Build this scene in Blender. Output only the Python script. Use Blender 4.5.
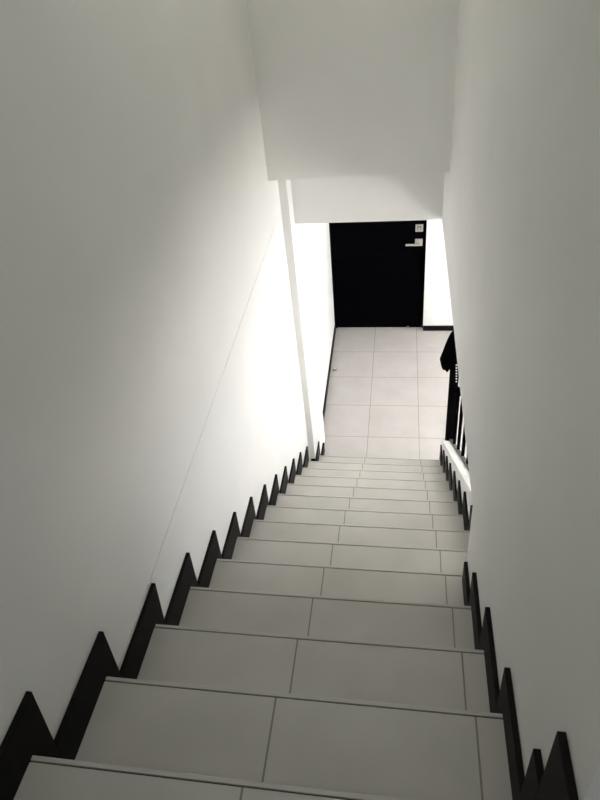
import bpy, bmesh, math, random
from mathutils import Matrix, Vector

random.seed(7)
for o in list(bpy.data.objects):
    bpy.data.objects.remove(o, do_unlink=True)
SC = bpy.context.scene
COL = SC.collection

# ------------------------------------------------------------------ camera
ri = Vector((0.9884772600192764, 0.12705029242181443, -0.08228565865517065))
up = Vector((-0.013133776913888284, 0.6135452797150635, 0.7895503110273219))
fw = Vector((-0.15079857535386067, 0.7793718066076651, -0.6081442071880189))
cam = bpy.data.cameras.new('camera')
cam.sensor_fit = 'VERTICAL'
cam.sensor_height = 36.0
cam.lens = 651.82 / 800.0 * 36.0
cam.clip_start = 0.02
cam_o = bpy.data.objects.new('camera', cam)
M = Matrix((ri, up, -fw)).transposed().to_4x4()
M.translation = Vector((0.687793558611828, -3.9101410621309154, 3.8063578182092854))
cam_o.matrix_world = M
COL.objects.link(cam_o)
SC.camera = cam_o

# ------------------------------------------------------------------ light, exposure
SC.view_settings.view_transform = 'Standard'
SC.view_settings.look = 'None'
SC.view_settings.gamma = 1.0
SC.view_settings.use_curve_mapping = False
SC.view_settings.exposure = 0.0

world = bpy.data.worlds.new('sky')
SC.world = world
world.use_nodes = True
wn = world.node_tree.nodes
wn['Background'].inputs['Color'].default_value = (0.85, 0.92, 1.0, 1)
wn['Background'].inputs['Strength'].default_value = 1.0

def area(name, loc, direction, sx, sy, power, color):
    l = bpy.data.lights.new(name, 'AREA')
    l.shape = 'RECTANGLE'
    l.size = sx
    l.size_y = sy
    l.energy = power
    l.color = color
    o = bpy.data.objects.new(name, l)
    o.location = loc
    o.rotation_euler = Vector(direction).to_track_quat('-Z', 'Z').to_euler()
    COL.objects.link(o)
    return o

# daylight entering by the big window of the ground floor room (right of the stairs)
area('daylight_ground_window', (4.65, -0.45, 1.1), (-1, 0, 0), 3.6, 2.0, 168, (0.97, 0.985, 1.0))
# added weak cool fill behind the camera, set at an unseen hall window
area('upper_hall_fill', (1.9, -5.40, 4.2), (0, 1, -0.1), 1.2, 1.2, 4, (0.85, 0.95, 1.0))
# added overhead fills without fixtures, over the stairwell and the upper landing
area('stairwell_fill', (0.46, -1.5, 5.17), (0, 0, -1), 0.5, 0.5, 10.3, (1.0, 0.99, 0.885))
area('upper_landing_fill', (0.46, -4.5, 5.17), (0, 0, -1), 0.5, 0.5, 4.0, (1.0, 0.99, 0.885))  # extra fill lifting the walls beside the nearest steps
# added overhead fill, unseen, to brighten the low wall top and the landing
area('ground_room_fill', (1.95, -0.4, 2.47), (0, 0, -1), 0.7, 0.7, 20, (1.0, 0.99, 0.97))
# low sun through the ground floor window, landing on the floor of that room
sun = bpy.data.lights.new('sun', 'SUN')
sun.energy = 165.0
sun.angle = 0.01
sun_o = bpy.data.objects.new('sun', sun)
sun_o.rotation_euler = Vector((-0.70, -0.45, -0.85)).to_track_quat('-Z', 'Y').to_euler()
sun_o.location = (8, -1, 6)
COL.objects.link(sun_o)

# ------------------------------------------------------------------ helpers
G = 0.26291          # tread depth
RZ = 0.18202         # riser
NSTEP = 14
XR = 0.9186          # right end of the treads beside the full wall
XC = 1.0127          # right end of the treads beside the low wall
SK = -0.0125         # slight skew of the nosings
WL = -0.013          # face of the left wall
WR = 0.9316          # face of the right wall
YE = -2.374          # where the full right wall stops
ZB = 2.1746          # underside of the beams
YC = -3.52           # near corner of the right wall
TOPZ = 5.2

def ny(k): return -(14 - k) * G
def nz(k): return (15 - k) * RZ

def add_box(bm, x0, x1, y0, y1, z0, z1):
    vs = [bm.verts.new(p) for p in ((x0, y0, z0), (x1, y0, z0), (x1, y1, z0), (x0, y1, z0),
                                    (x0, y0, z1), (x1, y0, z1), (x1, y1, z1), (x0, y1, z1))]
    for f in ((0, 3, 2, 1), (4, 5, 6, 7), (0, 1, 5, 4), (1, 2, 6, 5), (2, 3, 7, 6), (3, 0, 4, 7)):
        bm.faces.new([vs[i] for i in f])
    return vs

def add_prism(bm, base, vec):
    """extrude a closed polygon (list of 3d points) by vec"""
    a = [bm.verts.new(p) for p in base]
    b = [bm.verts.new(Vector(p) + Vector(vec)) for p in base]
    n = len(a)
    bm.faces.new(a)
    bm.faces.new(list(reversed(b)))
    for i in range(n):
        j = (i + 1) % n
        bm.faces.new((a[i], b[i], b[j], a[j]))

def add_tube(bm, pts, r, seg=12, cap=True):
    """round bar along a polyline; r a number or a list"""
    pts = [Vector(p) for p in pts]
    rs = r if isinstance(r, (list, tuple)) else [r] * len(pts)
    rings = []
    for i, p in enumerate(pts):
        d = (pts[min(i + 1, len(pts) - 1)] - pts[max(i - 1, 0)]).normalized()
        ref = Vector((0, 0, 1)) if abs(d.z) < 0.9 else Vector((1, 0, 0))
        u = d.cross(ref).normalized()
        v = d.cross(u)
        rings.append([bm.verts.new(p + (u * math.cos(t) + v * math.sin(t)) * rs[i])
                      for t in (2 * math.pi * s / seg for s in range(seg))])
    for a, b in zip(rings, rings[1:]):
        for s in range(seg):
            bm.faces.new((a[s], a[(s + 1) % seg], b[(s + 1) % seg], b[s]))
    if cap:
        bm.faces.new(rings[0])
        bm.faces.new(list(reversed(rings[-1])))

def link(name, bm, mat, parent=None, bevel=0.0, smooth=False, origin=None):
    bmesh.ops.recalc_face_normals(bm, faces=bm.faces)
    if origin is not None:
        bmesh.ops.translate(bm, verts=bm.verts, vec=-Vector(origin))
    me = bpy.data.meshes.new(name)
    bm.to_mesh(me)
    bm.free()
    if smooth:
        for f in me.polygons:
            f.use_smooth = True
    me.materials.append(mat)
    o = bpy.data.objects.new(name, me)
    COL.objects.link(o)
    if parent:
        o.parent = parent
        if origin is not None:
            o.location = Vector(origin)
    elif origin is not None:
        o.location = Vector(origin)
    if bevel:
        b = o.modifiers.new('bevel', 'BEVEL')
        b.width = bevel
        b.segments = 2
        b.limit_method = 'ANGLE'
    return o

def thing(name, label, cat, loc=(0, 0, 0)):
    o = bpy.data.objects.new(name, None)
    o.empty_display_size = 0.1
    COL.objects.link(o)
    o.location = loc
    tag(o, label, cat)
    return o

def tag(o, label, cat, group=None):
    o['label'] = label
    o['category'] = cat
    if group:
        o['group'] = group
    return o

def struct(name, bm, mat, bevel=0.0):
    o = link(name, bm, mat, None, bevel)
    o['kind'] = 'structure'
    return o

def struct_empty(name):
    o = bpy.data.objects.new(name, None)
    o.empty_display_size = 0.1
    COL.objects.link(o)
    o['kind'] = 'structure'
    return o

def box(x0, x1, y0, y1, z0, z1):
    bm = bmesh.new()
    add_box(bm, x0, x1, y0, y1, z0, z1)
    return bm

# ------------------------------------------------------------------ materials
def base_mat(name, col, rough=0.5, metal=0.0, spec=0.5):
    m = bpy.data.materials.new(name)
    m.use_nodes = True
    b = m.node_tree.nodes['Principled BSDF']
    b.inputs['Base Color'].default_value = (*col, 1)
    b.inputs['Roughness'].default_value = rough
    b.inputs['Metallic'].default_value = metal
    b.inputs['Specular IOR Level'].default_value = spec
    return m, m.node_tree.nodes, m.node_tree.links, b

def noise_mix(nt, nl, scale, c0, c1, lo=0.35, hi=0.65, detail=4):
    geo = nt.new('ShaderNodeNewGeometry')
    n = nt.new('ShaderNodeTexNoise')
    n.inputs['Scale'].default_value = scale
    n.inputs['Detail'].default_value = detail
    nl.new(geo.outputs['Position'], n.inputs['Vector'])
    r = nt.new('ShaderNodeValToRGB')
    r.color_ramp.elements[0].position = lo
    r.color_ramp.elements[0].color = (*c0, 1)
    r.color_ramp.elements[1].position = hi
    r.color_ramp.elements[1].color = (*c1, 1)
    nl.new(n.outputs['Fac'], r.inputs['Fac'])
    return geo, n, r

def make_wall():
    m, nt, nl, b = base_mat('white_wall_paint', (0.78, 0.775, 0.745), 0.6, spec=0.3)
    geo, n, r = noise_mix(nt, nl, 2.2, (0.768, 0.764, 0.742), (0.80, 0.796, 0.775))
    nl.new(r.outputs['Color'], b.inputs['Base Color'])
    n2 = nt.new('ShaderNodeTexNoise')
    n2.inputs['Scale'].default_value = 260
    nl.new(geo.outputs['Position'], n2.inputs['Vector'])
    bp = nt.new('ShaderNodeBump')
    bp.inputs['Strength'].default_value = 0.04
    bp.inputs['Distance'].default_value = 0.002
    nl.new(n2.outputs['Fac'], bp.inputs['Height'])
    nl.new(bp.outputs['Normal'], b.inputs['Normal'])
    return m

def make_tile(name, rows):
    m, nt, nl, b = base_mat(name, (0.42, 0.41, 0.385), 0.45, spec=0.3)
    geo, n, r = noise_mix(nt, nl, 5.0, *(((0.44, 0.418, 0.402), (0.495, 0.472, 0.456)) if rows else ((0.435, 0.423, 0.395), (0.49, 0.478, 0.45))), 0.3, 0.7, 6)
    sep = nt.new('ShaderNodeSeparateXYZ')
    nl.new(geo.outputs['Position'], sep.inputs[0])
    def mth(op, a, bb):
        q = nt.new('ShaderNodeMath')
        q.operation = op
        for i, v in enumerate((a, bb)):
            if isinstance(v, (int, float)):
                q.inputs[i].default_value = v
            else:
                nl.new(v, q.inputs[i])
        return q.outputs[0]
    def line(coord, origin, pitch, half):
        q = mth('SUBTRACT', coord, origin - pitch * 40.5)
        q = mth('MODULO', q, pitch)
        q = mth('SUBTRACT', q, pitch / 2)
        q = mth('ABSOLUTE', q, 0.0)
        return mth('LESS_THAN', q, half)
    f = line(sep.outputs['X'], 0.4175, 0.4435, 0.0022)
    if rows:
        f = mth('MAXIMUM', f, line(sep.outputs['Y'], 1.8016, 0.45, 0.0024))
    mix = nt.new('ShaderNodeMix')
    mix.data_type = 'RGBA'
    nl.new(f, mix.inputs['Factor'])
    nl.new(r.outputs['Color'], mix.inputs['A'])
    mix.inputs['B'].default_value = (0.21, 0.195, 0.17, 1)
    nl.new(mix.outputs['Result'], b.inputs['Base Color'])
    return m

WALL = make_wall()
TILE_F = make_tile('landing_floor_tile', True)
TILE_S = make_tile('stair_tread_tile', False)
TILE_R, _nt, _nl, _b = base_mat('stair_riser_tile', (0.46, 0.45, 0.42), 0.45, spec=0.3)
_g, _n2, _r = noise_mix(_nt, _nl, 5.0, (0.435, 0.423, 0.395), (0.49, 0.478, 0.45), 0.3, 0.7, 6)
_nl.new(_r.outputs['Color'], _b.inputs['Base Color'])
GROUT, *_ = base_mat('dark_grout', (0.07, 0.065, 0.055), 0.9)
def make_skirt():
    m, nt, nl, b = base_mat('black_skirting_tile', (0.006, 0.005, 0.005), 0.5, spec=0.04)
    g, n, r = noise_mix(nt, nl, 30, (0.0085, 0.0075, 0.0075), (0.013, 0.0115, 0.0115))
    nl.new(r.outputs['Color'], b.inputs['Base Color'])
    return m
SKIRT = make_skirt()
def make_door():
    m, nt, nl, b = base_mat('black_door_laminate', (0.0015, 0.0015, 0.002), 0.6, spec=0.0)
    geo = nt.new('ShaderNodeNewGeometry')
    mp = nt.new('ShaderNodeMapping')
    mp.inputs['Scale'].default_value = (60, 60, 2)
    nl.new(geo.outputs['Position'], mp.inputs['Vector'])
    n = nt.new('ShaderNodeTexNoise')
    n.inputs['Scale'].default_value = 1.5
    nl.new(mp.outputs['Vector'], n.inputs['Vector'])
    r = nt.new('ShaderNodeValToRGB')
    r.color_ramp.elements[0].color = (0.0006, 0.0006, 0.0009, 1)
    r.color_ramp.elements[1].color = (0.0022, 0.0022, 0.003, 1)
    nl.new(n.outputs['Fac'], r.inputs['Fac'])
    nl.new(r.outputs['Color'], b.inputs['Base Color'])
    return m
DOOR = make_door()
CHROME, *_ = base_mat('brushed_steel', (0.62, 0.60, 0.57), 0.32, 1.0)
RUBBER, *_ = base_mat('black_rubber', (0.02, 0.02, 0.02), 0.7)
def make_iron():
    m, nt, nl, b = base_mat('black_painted_iron', (0.010, 0.010, 0.011), 0.6, spec=0.0)
    g, n, r = noise_mix(nt, nl, 40, (0.002, 0.002, 0.0025), (0.004, 0.004, 0.0045))
    nl.new(r.outputs['Color'], b.inputs['Base Color'])
    return m
IRON = make_iron()
SHOE, *_ = base_mat('grey_metal_rail', (0.06, 0.06, 0.06), 0.5)
def make_cloth():
    m, nt, nl, b = base_mat('black_fabric', (0.002, 0.002, 0.0025), 0.95, spec=0.0)
    geo, n, r = noise_mix(nt, nl, 60, (0.0012, 0.0012, 0.0016), (0.0026, 0.0026, 0.003))
    nl.new(r.outputs['Color'], b.inputs['Base Color'])
    return m
CLOTH = make_cloth()
BEAD, *_ = base_mat('white_bead', (0.62, 0.61, 0.59), 0.4)
FRAMEW, *_ = base_mat('white_window_frame', (0.75, 0.75, 0.74), 0.4)
GLASS = bpy.data.materials.new('window_glass')
GLASS.use_nodes = True
_n = GLASS.node_tree.nodes
_b = _n['Principled BSDF']
_b.inputs['Base Color'].default_value = (0.95, 0.97, 0.97, 1)
_b.inputs['Roughness'].default_value = 0.0
_b.inputs['Transmission Weight'].default_value = 1.0
_b.inputs['IOR'].default_value = 1.02

# ------------------------------------------------------------------ the room shell
# ground floor
struct('floor', box(-0.3, 5.2, -5.6, 2.42, -0.15, 0.0), TILE_F)

# left wall: two lifts of plaster with the hairline joint between them
bm = bmesh.new()
# lower lift: plumb below the rake of the steps, leaning back a little above it
xo = WL - 0.18
A0, A1 = (-5.45, 0.0), (-0.146, 0.0)
B1, B0, T0, T1 = (-0.146, 0.62), (-3.0, 2.290), (-5.45, 2.278), (-0.146, 2.3265)
va = {n: bm.verts.new((x, *p)) for n, x, p in (('A0', WL, A0), ('A1', WL, A1), ('B1', WL, B1), ('B0', WL, B0), ('T0', WL, T0), ('T1', -0.036, T1))}
vb = {n: bm.verts.new((xo, *p)) for n, p in (('A0', A0), ('A1', A1), ('T1', T1), ('T0', T0), ('B0', B0), ('B1', B1))}
bm.faces.new([va[n] for n in ('A0', 'A1', 'B1', 'B0', 'T0')])
bm.faces.new([va[n] for n in ('B1', 'T1', 'B0')])
bm.faces.new([vb[n] for n in ('T0', 'B0', 'T1', 'B1', 'A1', 'A0')])
ringn = ('A0', 'A1', 'B1', 'T1', 'B0', 'T0')
for i in range(6):
    p, q = ringn[i], ringn[(i + 1) % 6]
    bm.faces.new((va[p], va[q], vb[q], vb[p]))
# upper lift, 3 mm above it
U = {'T0': (WL, -5.45, 2.281), 'B0': (WL, -3.0, 2.293), 'T1': (-0.036, -0.146, 2.3295), 'U1': (-0.045, -0.146, TOPZ), 'U0': (WL, -5.45, TOPZ)}
va = {n: bm.verts.new(p) for n, p in U.items()}
vb = {n: bm.verts.new((xo, p[1], p[2])) for n, p in U.items()}
for f in (('T0', 'B0', 'U0'), ('B0', 'T1', 'U1'), ('B0', 'U1', 'U0')):
    bm.faces.new([va[n] for n in f])
bm.faces.new([vb[n] for n in ('U0', 'U1', 'T1', 'B0', 'T0')])
ringn = ('T0', 'B0', 'T1', 'U1', 'U0')
for i in range(5):
    p, q = ringn[i], ringn[(i + 1) % 5]
    bm.faces.new((va[p], va[q], vb[q], vb[p]))
struct('wall_left', bm, WALL)
# pilaster where the wall steps inwards at the foot of the flight, then the landing wall
bm = bmesh.new()
vs = [bm.verts.new(p) for p in ((WL - 0.18, -0.146, 0), (0.035, -0.146, 0), (0.043, 0.40, 0), (WL - 0.18, 0.40, 0),
                                (WL - 0.18, -0.146, 2.6), (0.012, -0.146, 2.6), (0.016, 0.40, 2.6), (WL - 0.18, 0.40, 2.6))]
for f in ((0, 3, 2, 1), (4, 5, 6, 7), (0, 1, 5, 4), (1, 2, 6, 5), (2, 3, 7, 6), (3, 0, 4, 7)):
    bm.faces.new([vs[i] for i in f])
struct('wall_left_pilaster', bm, WALL)
bm = bmesh.new()
add_prism(bm, [(WL - 0.15, 0.40, 0), (-0.004, 0.40, 0), (-0.030, 2.276, 0), (WL - 0.15, 2.276, 0)], (0, 0, 2.6))
struct('wall_left_landing', bm, WALL)

# end wall with the door opening
DX0, DX1, DY, DH = -0.030, 0.929, 2.276, 2.12
bm = bmesh.new()
add_box(bm, WL - 0.15, DX0, DY, DY + 0.14, 0, 2.6)
add_box(bm, DX1, 5.2, DY - 0.050, DY + 0.14, 0, 2.6)
add_box(bm, DX0, DX1, DY, DY + 0.14, DH, 2.6)
struct('wall_front', bm, WALL)

# full height wall on the right of the upper steps; further on only the part above the beam line
bm = bmesh.new()
prof = [(YC, 0.0), (YE, 0.0), (YE, ZB), (0.0, ZB), (0.0, TOPZ), (YC, TOPZ)]
add_prism(bm, [(WR, y, z) for y, z in prof], (0.093, 0, 0))
struct('wall_right', bm, WALL)

# beam over the foot of the stairs
struct('wall_header', box(WL - 0.15, 1.0246, 0.0, 0.16, ZB, 2.6), WALL)
# upper floor wall over the flight
bm = bmesh.new()
add_prism(bm, [(WL - 0.1, -0.4377, 2.6056), (WR, -0.4029, 2.6056), (WR, -0.28, 2.6056), (WL - 0.1, -0.28, 2.6056)], (0, 0, TOPZ - 2.6056))
struct('wall_upper', bm, WALL)
# slab over the landing, ceiling of the ground floor room, ceiling of the upper hall
struct('ceiling_landing', box(WL - 0.15, 1.0246, -0.28, 2.42, 2.6, 2.75), WALL)
struct('ceiling', box(1.0246, 5.2, -5.6, 2.42, 2.5, 2.65), WALL)
struct('ceiling_upper', box(WL - 0.15, 3.1, -5.6, 0.0, TOPZ, TOPZ + 0.12), WALL)

# low wall that carries the balustrade beside the lower steps
s = RZ / G
def cap(y): return RZ + 0.19 - s * y
bm = bmesh.new()
CURB_END = 0.075
add_prism(bm, [(XC + 0.012, y, z) for y, z in ((YE, 0), (CURB_END, 0), (CURB_END, cap(CURB_END)), (YE, cap(YE)))], (0.10, 0, 0))
struct('wall_stair_low', bm, WALL, 0.004)
# wall under the upper steps, towards the ground floor room
struct('wall_stair_side', box(1.0247, 1.1247, -5.45, YE, 0, 2.5), WALL)

# ground floor room: right wall with a wide window, back wall
WY0, WY1, WZ0, WZ1 = -2.3, 1.4, 0.08, 2.15
bm = bmesh.new()
add_box(bm, 4.7, 4.85, -5.45, WY0, 0, 2.5)
add_box(bm, 4.7, 4.85, WY1, DY - 0.05, 0, 2.5)
add_box(bm, 4.7, 4.85, WY0, WY1, 0, WZ0)
add_box(bm, 4.7, 4.85, WY0, WY1, WZ1, 2.5)
struct('wall_ground_right', bm, WALL)
struct('wall_ground_back', box(1.1247, 4.85, -5.6, -5.45, 0, 2.5), WALL)
w = struct_empty('window_1')
bm = bmesh.new()
for z in (WZ0, WZ1 - 0.05):
    add_box(bm, 4.74, 4.80, WY0, WY1, z, z + 0.05)
for y in (WY0, WY0 + (WY1 - WY0) / 3 - 0.025, WY0 + 2 * (WY1 - WY0) / 3 - 0.025, WY1 - 0.05):
    add_box(bm, 4.74, 4.80, y, y + 0.05, WZ0 + 0.05, WZ1 - 0.05)
link('window_frame', bm, FRAMEW, w)

# upper landing and hall
bm = bmesh.new()
add_box(bm, WL - 0.15, WR, -5.45, -3.95, nz(0) - 0.16, nz(0))
add_box(bm, WR, 3.0, -5.45, YC, nz(0) - 0.16, nz(0))
struct('floor_upper', bm, TILE_F)
struct('wall_hall', box(WR + 0.093, 3.0, YC, YC + 0.1, 2.6, TOPZ), WALL)
struct('wall_hall_right', box(3.0, 3.1, -5.6, YC + 0.1, 2.6, TOPZ), WALL)
bm = bmesh.new()
add_box(bm, WL - 0.15, 1.3, -5.6, -5.45, 0, TOPZ)
add_box(bm, 2.5, 3.0, -5.6, -5.45, 2.5, TOPZ)
add_box(bm, 1.3, 2.5, -5.6, -5.45, 2.5, 3.6)
add_box(bm, 1.3, 2.5, -5.6, -5.45, 4.8, TOPZ)
struct('wall_hall_back', bm, WALL)
w = struct_empty('window_2')  # unseen window, put in to go with the upper hall fill
bm = bmesh.new()
add_box(bm, 1.3, 2.5, -5.55, -5.50, 3.6, 3.65)
add_box(bm, 1.3, 2.5, -5.55, -5.50, 4.75, 4.8)
for x in (1.3, 1.875, 2.45):
    add_box(bm, x, x + 0.05, -5.55, -5.50, 3.65, 4.75)
link('window_frame', bm, FRAMEW, w)

# ------------------------------------------------------------------ the staircase
st = thing('staircase', 'straight flight of grey tiled steps descending between white walls to the landing', 'staircase', (0, 0, 0))
for k in range(0, NSTEP + 1):
    y1 = ny(k)
    y0 = ny(k - 1) if k > 0 else -3.95
    z1 = nz(k)
    xr = XR if y1 < YE + 0.05 else XC
    if k == 0:
        xr = XR
    x0 = 0.0
    if k == 14:
        x0 = 0.045
    def sk(x): return SK * x
    RT = 0.0095                                       # riser tile thickness
    GR = 0.0032
    # concrete core
    bm = bmesh.new()
    zb = max(0.0, z1 - RZ)
    yb = y1 - RT
    add_prism(bm, [(x0, y0 - RT, zb), (xr, y0 - RT + sk(xr), zb), (xr, yb + sk(xr), zb), (x0, yb, zb)], (0, 0, z1 - 0.0035 - zb))
    core = link('step', bm, GROUT, st)
    # tread tile, from the riser above to just behind the nosing
    bm = bmesh.new()
    yt0 = y0 + 0.002 if k > 0 else y0
    add_prism(bm, [(x0, yt0, z1 - 0.0034), (xr, yt0 + sk(xr), z1 - 0.0034), (xr, y1 - RT - GR + sk(xr), z1 - 0.0034), (x0, y1 - RT - GR, z1 - 0.0034)], (0, 0, 0.0034))
    link('tread_tile', bm, TILE_S, core)
    bm = bmesh.new()
    add_prism(bm, [(x0, y1 - RT, zb), (xr, y1 - RT + sk(xr), zb), (xr, y1 + sk(xr), zb), (x0, y1, zb)], (0, 0, z1 + 0.0006 - zb))
    link('riser_tile', bm, TILE_R, core, 0.0012)

# ------------------------------------------------------------------ black skirting
PEAK = {0: .06, 1: .073, 2: .056, 3: .070, 4: .061, 5: .052, 6: .048, 7: .046, 8: .046, 9: .043, 10: .037, 11: .033, 12: .024, 13: .030}
FOOT = {0: .05, 1: .053, 2: .048, 3: .048, 4: .056, 5: .052, 6: .048, 7: .046, 8: .046, 9: .043, 10: .037, 11: .033, 12: .024, 13: .030}
DZL = {0: .10, 1: .101, 2: .102, 3: .097, 4: .103, 5: .104, 6: .107, 7: .110, 8: .111, 9: .113, 10: .115, 11: .122, 12: .130, 13: .125}
sl = struct_empty('baseboard_left')
for k in range(0, 14):
    yp = ny(k) + PEAK[k]
    yf = ny(k) + FOOT[k]
    y0 = ny(k - 1) + FOOT[k - 1] + 0.0008 if k > 0 else -5.44
    if k == 13:
        yp = yf = min(yp, -0.148)
    z0 = max(0, nz(k + 1) + 0.001)
    zf = nz(k + 1) + DZL.get(k + 1, .1)
    bm = bmesh.new()
    add_prism(bm, [(WL + 0.0005, y, z) for y, z in ((y0, z0), (yf, z0), (yf, zf), (yp, nz(k) + DZL[k]), (y0, nz(k) + DZL[k]))], (-0.001 - WL, 0, 0))
    link('skirting_tile', bm, SKIRT, sl, 0.0012)
# on the pilaster
bm = box(-0.0003, 0.0335, -0.158, -0.1465, RZ + 0.001, RZ + 0.10)
link('skirting_tile', bm, SKIRT, sl)
bm = bmesh.new()
add_prism(bm, [(0.034, -0.146, RZ + .001), (0.045, -0.158, RZ + .001), (0.0447, 0.0, RZ + .001), (0.0447, 0.0, 0), (0.0447, 0.060, 0), (0.0447, 0.060, RZ + 0.10), (0.045, -0.158, RZ + 0.10), (0.034, -0.146, RZ + .10)][1:7], (-0.0095, 0, 0))
link('skirting_tile', bm, SKIRT, sl)
bm = bmesh.new()
add_prism(bm, [(0.0375, 0.0615, 0), (0.052, 0.0615, 0), (0.055, 0.255, 0), (0.0410, 0.255, 0)], (0, 0, 0.095))
link('skirting_tile', bm, SKIRT, sl)
# along the landing
bm = bmesh.new()
add_prism(bm, [(-0.0065, 0.52, 0), (0.0065, 0.52, 0), (-0.017, 2.262, 0), (-0.0295, 2.262, 0)], (0, 0, 0.058))
link('skirting_tile', bm, SKIRT, sl, 0.001)
bm = box(DX1, 4.69, DY - 0.064, DY - 0.0505, 0.0, 0.058)
fr = link('baseboard_front', bm, SKIRT, None, 0.001)
fr['kind'] = 'structure'

DYR = {1: .055, 2: .042, 3: .050, 4: .038}
DZR = {1: .092, 2: .096, 3: .105, 4: .105, 5: .104}
sr = struct_empty('baseboard_right')
# near corner: the tile of the upper floor wraps the end of the wall
bm = box(XR, WR - 0.0005, YC - 0.012, -3.423, nz(1) + 0.001, nz(0) + 0.097)
link('skirting_tile', bm, SKIRT, sr, 0.001)
bm = box(WR, 2.99, YC - 0.012, YC - 0.0005, nz(0) + 0.0005, nz(0) + 0.097)
link('skirting_tile', bm, SKIRT, sr, 0.001)
yp = -3.423
for k in range(1, 6):
    y1 = ny(k) + DYR.get(k, .05)
    z0 = nz(k + 1) + 0.001
    if k == 5:
        z0 = nz(5) + 0.001
        bm = box(XR, WR - 0.0005, yp + 0.0006, -2.405, z0, nz(k) + DZR[k])
    else:
        bm = box(XR, WR - 0.0005, yp + 0.0006, y1, z0, nz(k) + DZR[k])
    link('skirting_tile', bm, SKIRT, sr, 0.001)
    yp = y1
sc = struct_empty('baseboard_low_wall')
yp = YE + 0.013
for k in range(6, 15):
    y1 = ny(k) + 0.045
    z0 = max(0, nz(k + 1) + 0.001)
    bm = box(XC + 0.0003, XC + 0.0117, yp + 0.0006, y1, z0, nz(k) + 0.108)
    link('skirting_tile', bm, SKIRT, sc, 0.001)
    yp = y1

# ------------------------------------------------------------------ the door
dr = struct_empty('door_1')
bm = bmesh.new()
add_box(bm, DX0, DX0 + 0.03, DY - 0.004, DY + 0.12, 0, DH)
add_box(bm, DX1 - 0.014, DX1, DY - 0.004, DY + 0.12, 0, DH)
add_box(bm, DX0 + 0.03, DX1 - 0.014, DY - 0.004, DY + 0.12, DH - 0.03, DH)
link('door_frame', bm, DOOR, dr, 0.002)
bm = bmesh.new()
lx0, lx1, ly = DX0 + 0.033, DX1 - 0.017, DY + 0.004
# leaf built of boards: wide field of horizontal panels at the left, plain lock stile at the right
zs = [0.004, 0.42, 0.84, 1.26, 1.68, DH - 0.033]
for a, b in zip(zs, zs[1:]):
    add_box(bm, lx0, 0.742, ly, ly + 0.04, a, b - 0.004)
add_box(bm, 0.746, lx1, ly, ly + 0.04, 0.004, DH - 0.037)
add_box(bm, lx0, lx1, ly + 0.006, ly + 0.038, 0.004, DH - 0.037)
leaf = link('door_leaf', bm, DOOR, dr, 0.0012)
# deadbolt
bm = box(0.822, 0.896, ly - 0.010, ly, 1.108, 1.183)
db = link('deadbolt_plate', bm, CHROME, leaf, 0.003)
db['label'] = 'square steel deadbolt plate'
bm = bmesh.new()
add_box(bm, 0.841, 0.877, ly - 0.0115, ly - 0.010, 1.127, 1.164)
link('deadbolt_recess', bm, RUBBER, leaf, 0.0005)
bm = bmesh.new()
add_tube(bm, [(0.859, ly - 0.011, 1.1455), (0.859, ly - 0.022, 1.1455)], 0.014, 20)
link('deadbolt_cylinder', bm, CHROME, leaf, 0.002)
# lever handle on a square rose
bm = box(0.820, 0.895, ly - 0.010, ly, 0.958, 1.033)
link('handle_rose', bm, CHROME, leaf, 0.003)
bm = bmesh.new()
add_tube(bm, [(0.857, ly - 0.010, 0.992), (0.857, ly - 0.05, 0.992)], 0.012, 16)
add_box(bm, 0.728, 0.870, ly - 0.062, ly - 0.048, 0.982, 1.002)
h = link('door_handle', bm, CHROME, leaf, 0.003)
h['label'] = 'steel lever handle'
bm = box(0.758, 0.782, DY - 0.012, DY + 0.004, 0.004, 0.022)
link('bottom_bolt', bm, CHROME, leaf, 0.003)

# ------------------------------------------------------------------ door stop on the landing
t = thing('door_stop', 'small steel door stop on the landing floor beside the left skirting', 'door stop', (0.038, 1.45, 0))
bm = bmesh.new()
add_tube(bm, [(0, 0, 0.0), (0, 0, 0.004), (0, 0, 0.0041), (0, 0, 0.030), (0, 0, 0.036)], [0.021, 0.021, 0.013, 0.012, 0.009], 20)
link('post', bm, CHROME, t, 0, True)
bm = bmesh.new()
add_tube(bm, [(0, 0, 0.014), (0, 0, 0.026)], 0.0165, 20)
link('bumper_ring', bm, RUBBER, t, 0.002)

# ------------------------------------------------------------------ balustrade
BX = 1.088
t = thing('balustrade', 'black iron stair balustrade standing on the white low wall at the right', 'balustrade', (BX, 0.03, cap(0.03)))
base = Vector((BX, 0.03, cap(0.03)))
def lk(name, bm, mat, bevel=0.0, smooth=False):
    bmesh.ops.translate(bm, verts=bm.verts, vec=-base)
    return link(name, bm, mat, t, bevel, smooth)
NP = 0.031
bm = bmesh.new()
npx = 1.078
for (hw, z0, z1) in ((NP, cap(0.03) - 0.0, 1.27),):
    y0, y1 = 0.03 - NP, 0.03 + NP
    x0, x1 = npx - NP, npx + NP
    vs = [bm.verts.new(p) for p in ((x0, y0, cap(y0)), (x1, y0, cap(y0)), (x1, y1, cap(y1)), (x0, y1, cap(y1)),
                                    (x0, y0, z1), (x1, y0, z1), (x1, y1, z1), (x0, y1, z1))]
    for f in ((0, 3, 2, 1), (4, 5, 6, 7), (0, 1, 5, 4), (1, 2, 6, 5), (2, 3, 7, 6), (3, 0, 4, 7)):
        bm.faces.new([vs[i] for i in f])
lk('newel_post', bm, IRON, 0.003)
HR = 0.48
YT = -1.62
def rail(y, off): return cap(y) + off
bm = bmesh.new()
add_prism(bm, [(BX - 0.028, y, z) for y, z in ((0.0, rail(0.0, HR)), (YT, rail(YT, HR)), (YT, rail(YT, HR + .05)), (0.0, rail(0.0, HR + .05)))], (0.056, 0, 0))
lk('handrail', bm, IRON, 0.008)
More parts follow.
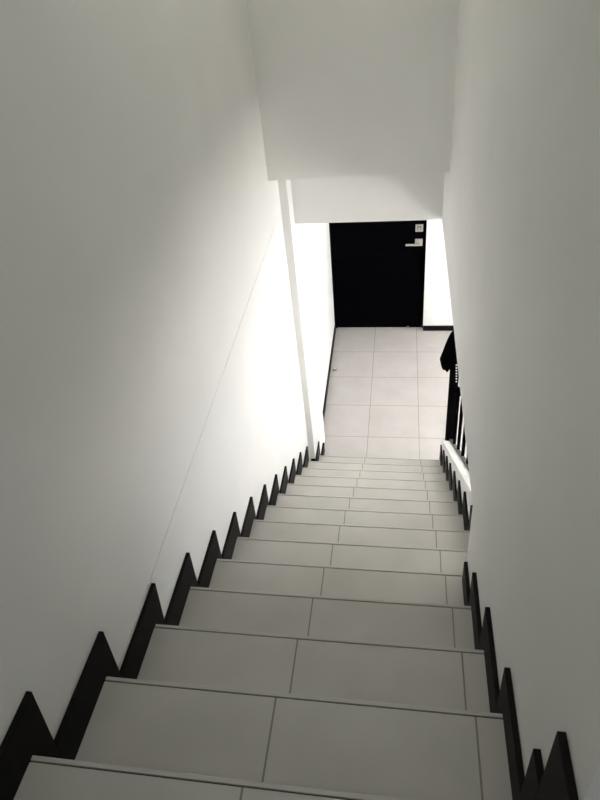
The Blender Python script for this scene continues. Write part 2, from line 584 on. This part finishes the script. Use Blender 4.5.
bm = bmesh.new()
add_prism(bm, [(BX - 0.014, y, z) for y, z in ((0.0, rail(0.0, 0.0)), (YE + 0.002, rail(YE + 0.002, 0.0)), (YE + 0.002, rail(YE + 0.002, .02)), (0.0, rail(0.0, .02)))], (0.028, 0, 0))
lk('bottom_rail', bm, SHOE, 0.003)
for i in range(1, 7):
    y = -0.26 * i + 0.0
    hwy = 0.010
    bm = bmesh.new()
    add_prism(bm, [(BX - 0.010, yy, zz) for yy, zz in ((y - hwy, rail(y - hwy, .02)), (y + hwy, rail(y + hwy, .02)), (y + hwy, rail(y + hwy, HR)), (y - hwy, rail(y - hwy, HR)))], (0.020, 0, 0))
    lk('baluster', bm, IRON, 0.002)

# ------------------------------------------------------------------ garment over the newel
g = thing('draped_garment', 'black fabric garment hung over the top of the newel post, hem in folds', 'garment', (1.078, 0.03, 1.02))
bm = bmesh.new()
gx, gy = 1.076, 0.03
NS, NR = 72, 22
rows = []
for j in range(NR + 1):
    v = j / NR
    ring = []
    for i in range(NS):
        a = 2 * math.pi * i / NS
        fold = math.sin(7 * a + 0.6) * 0.55 + math.sin(12 * a + 2.0) * 0.35 + math.sin(3 * a) * 0.2
        # profile: peaked top, wide belly, slightly drawn hem
        rad = 0.030 + 0.088 * v ** 0.66
        if v > 0.78:
            rad -= 0.13 * (v - 0.78)
        side = 0.90 + 0.10 * math.cos(a - math.pi)
        r = rad * side + fold * 0.012 * v ** 1.5
        back = 0.5 - 0.5 * math.cos(a - math.pi)          # hem hangs lower on the landing side
        z = 1.35 - (0.325 - 0.10 * back) * v + 0.034 * abs(math.sin(4.5 * a + 0.9)) * max(0, v - 0.55) * 2.2
        ring.append(bm.verts.new((r * math.cos(a) + gx, r * math.sin(a) + gy, z)))
    rows.append(ring)
for a, b in zip(rows, rows[1:]):
    for i in range(NS):
        bm.faces.new((a[i], a[(i + 1) % NS], b[(i + 1) % NS], b[i]))
bm.faces.new(rows[0])
bmesh.ops.translate(bm, verts=bm.verts, vec=-Vector((1.078, 0.03, 1.02)))
cl = link('cloth', bm, CLOTH, g, 0, True)
so = cl.modifiers.new('thickness', 'SOLIDIFY')
so.thickness = 0.003
so.offset = -1

strand = [Vector((1.0775 + 0.0012 * i, -0.088, 1.150 - 0.0235 * i)) for i in range(7)]
bm = bmesh.new()
add_tube(bm, [strand[0] + Vector((0, 0.006, 0.04))] + strand + [strand[-1] + Vector((0, 0, -0.012))], 0.0025, 6)
bmesh.ops.translate(bm, verts=bm.verts, vec=-Vector((1.078, 0.03, 1.02)))
cord = link('cord', bm, CLOTH, g)
for q in strand:
    bm = bmesh.new()
    bmesh.ops.create_uvsphere(bm, u_segments=12, v_segments=8, radius=0.0058)
    bmesh.ops.translate(bm, verts=bm.verts, vec=q - Vector((1.078, 0.03, 1.02)))
    bd = link('bead', bm, BEAD, cord, 0, True)
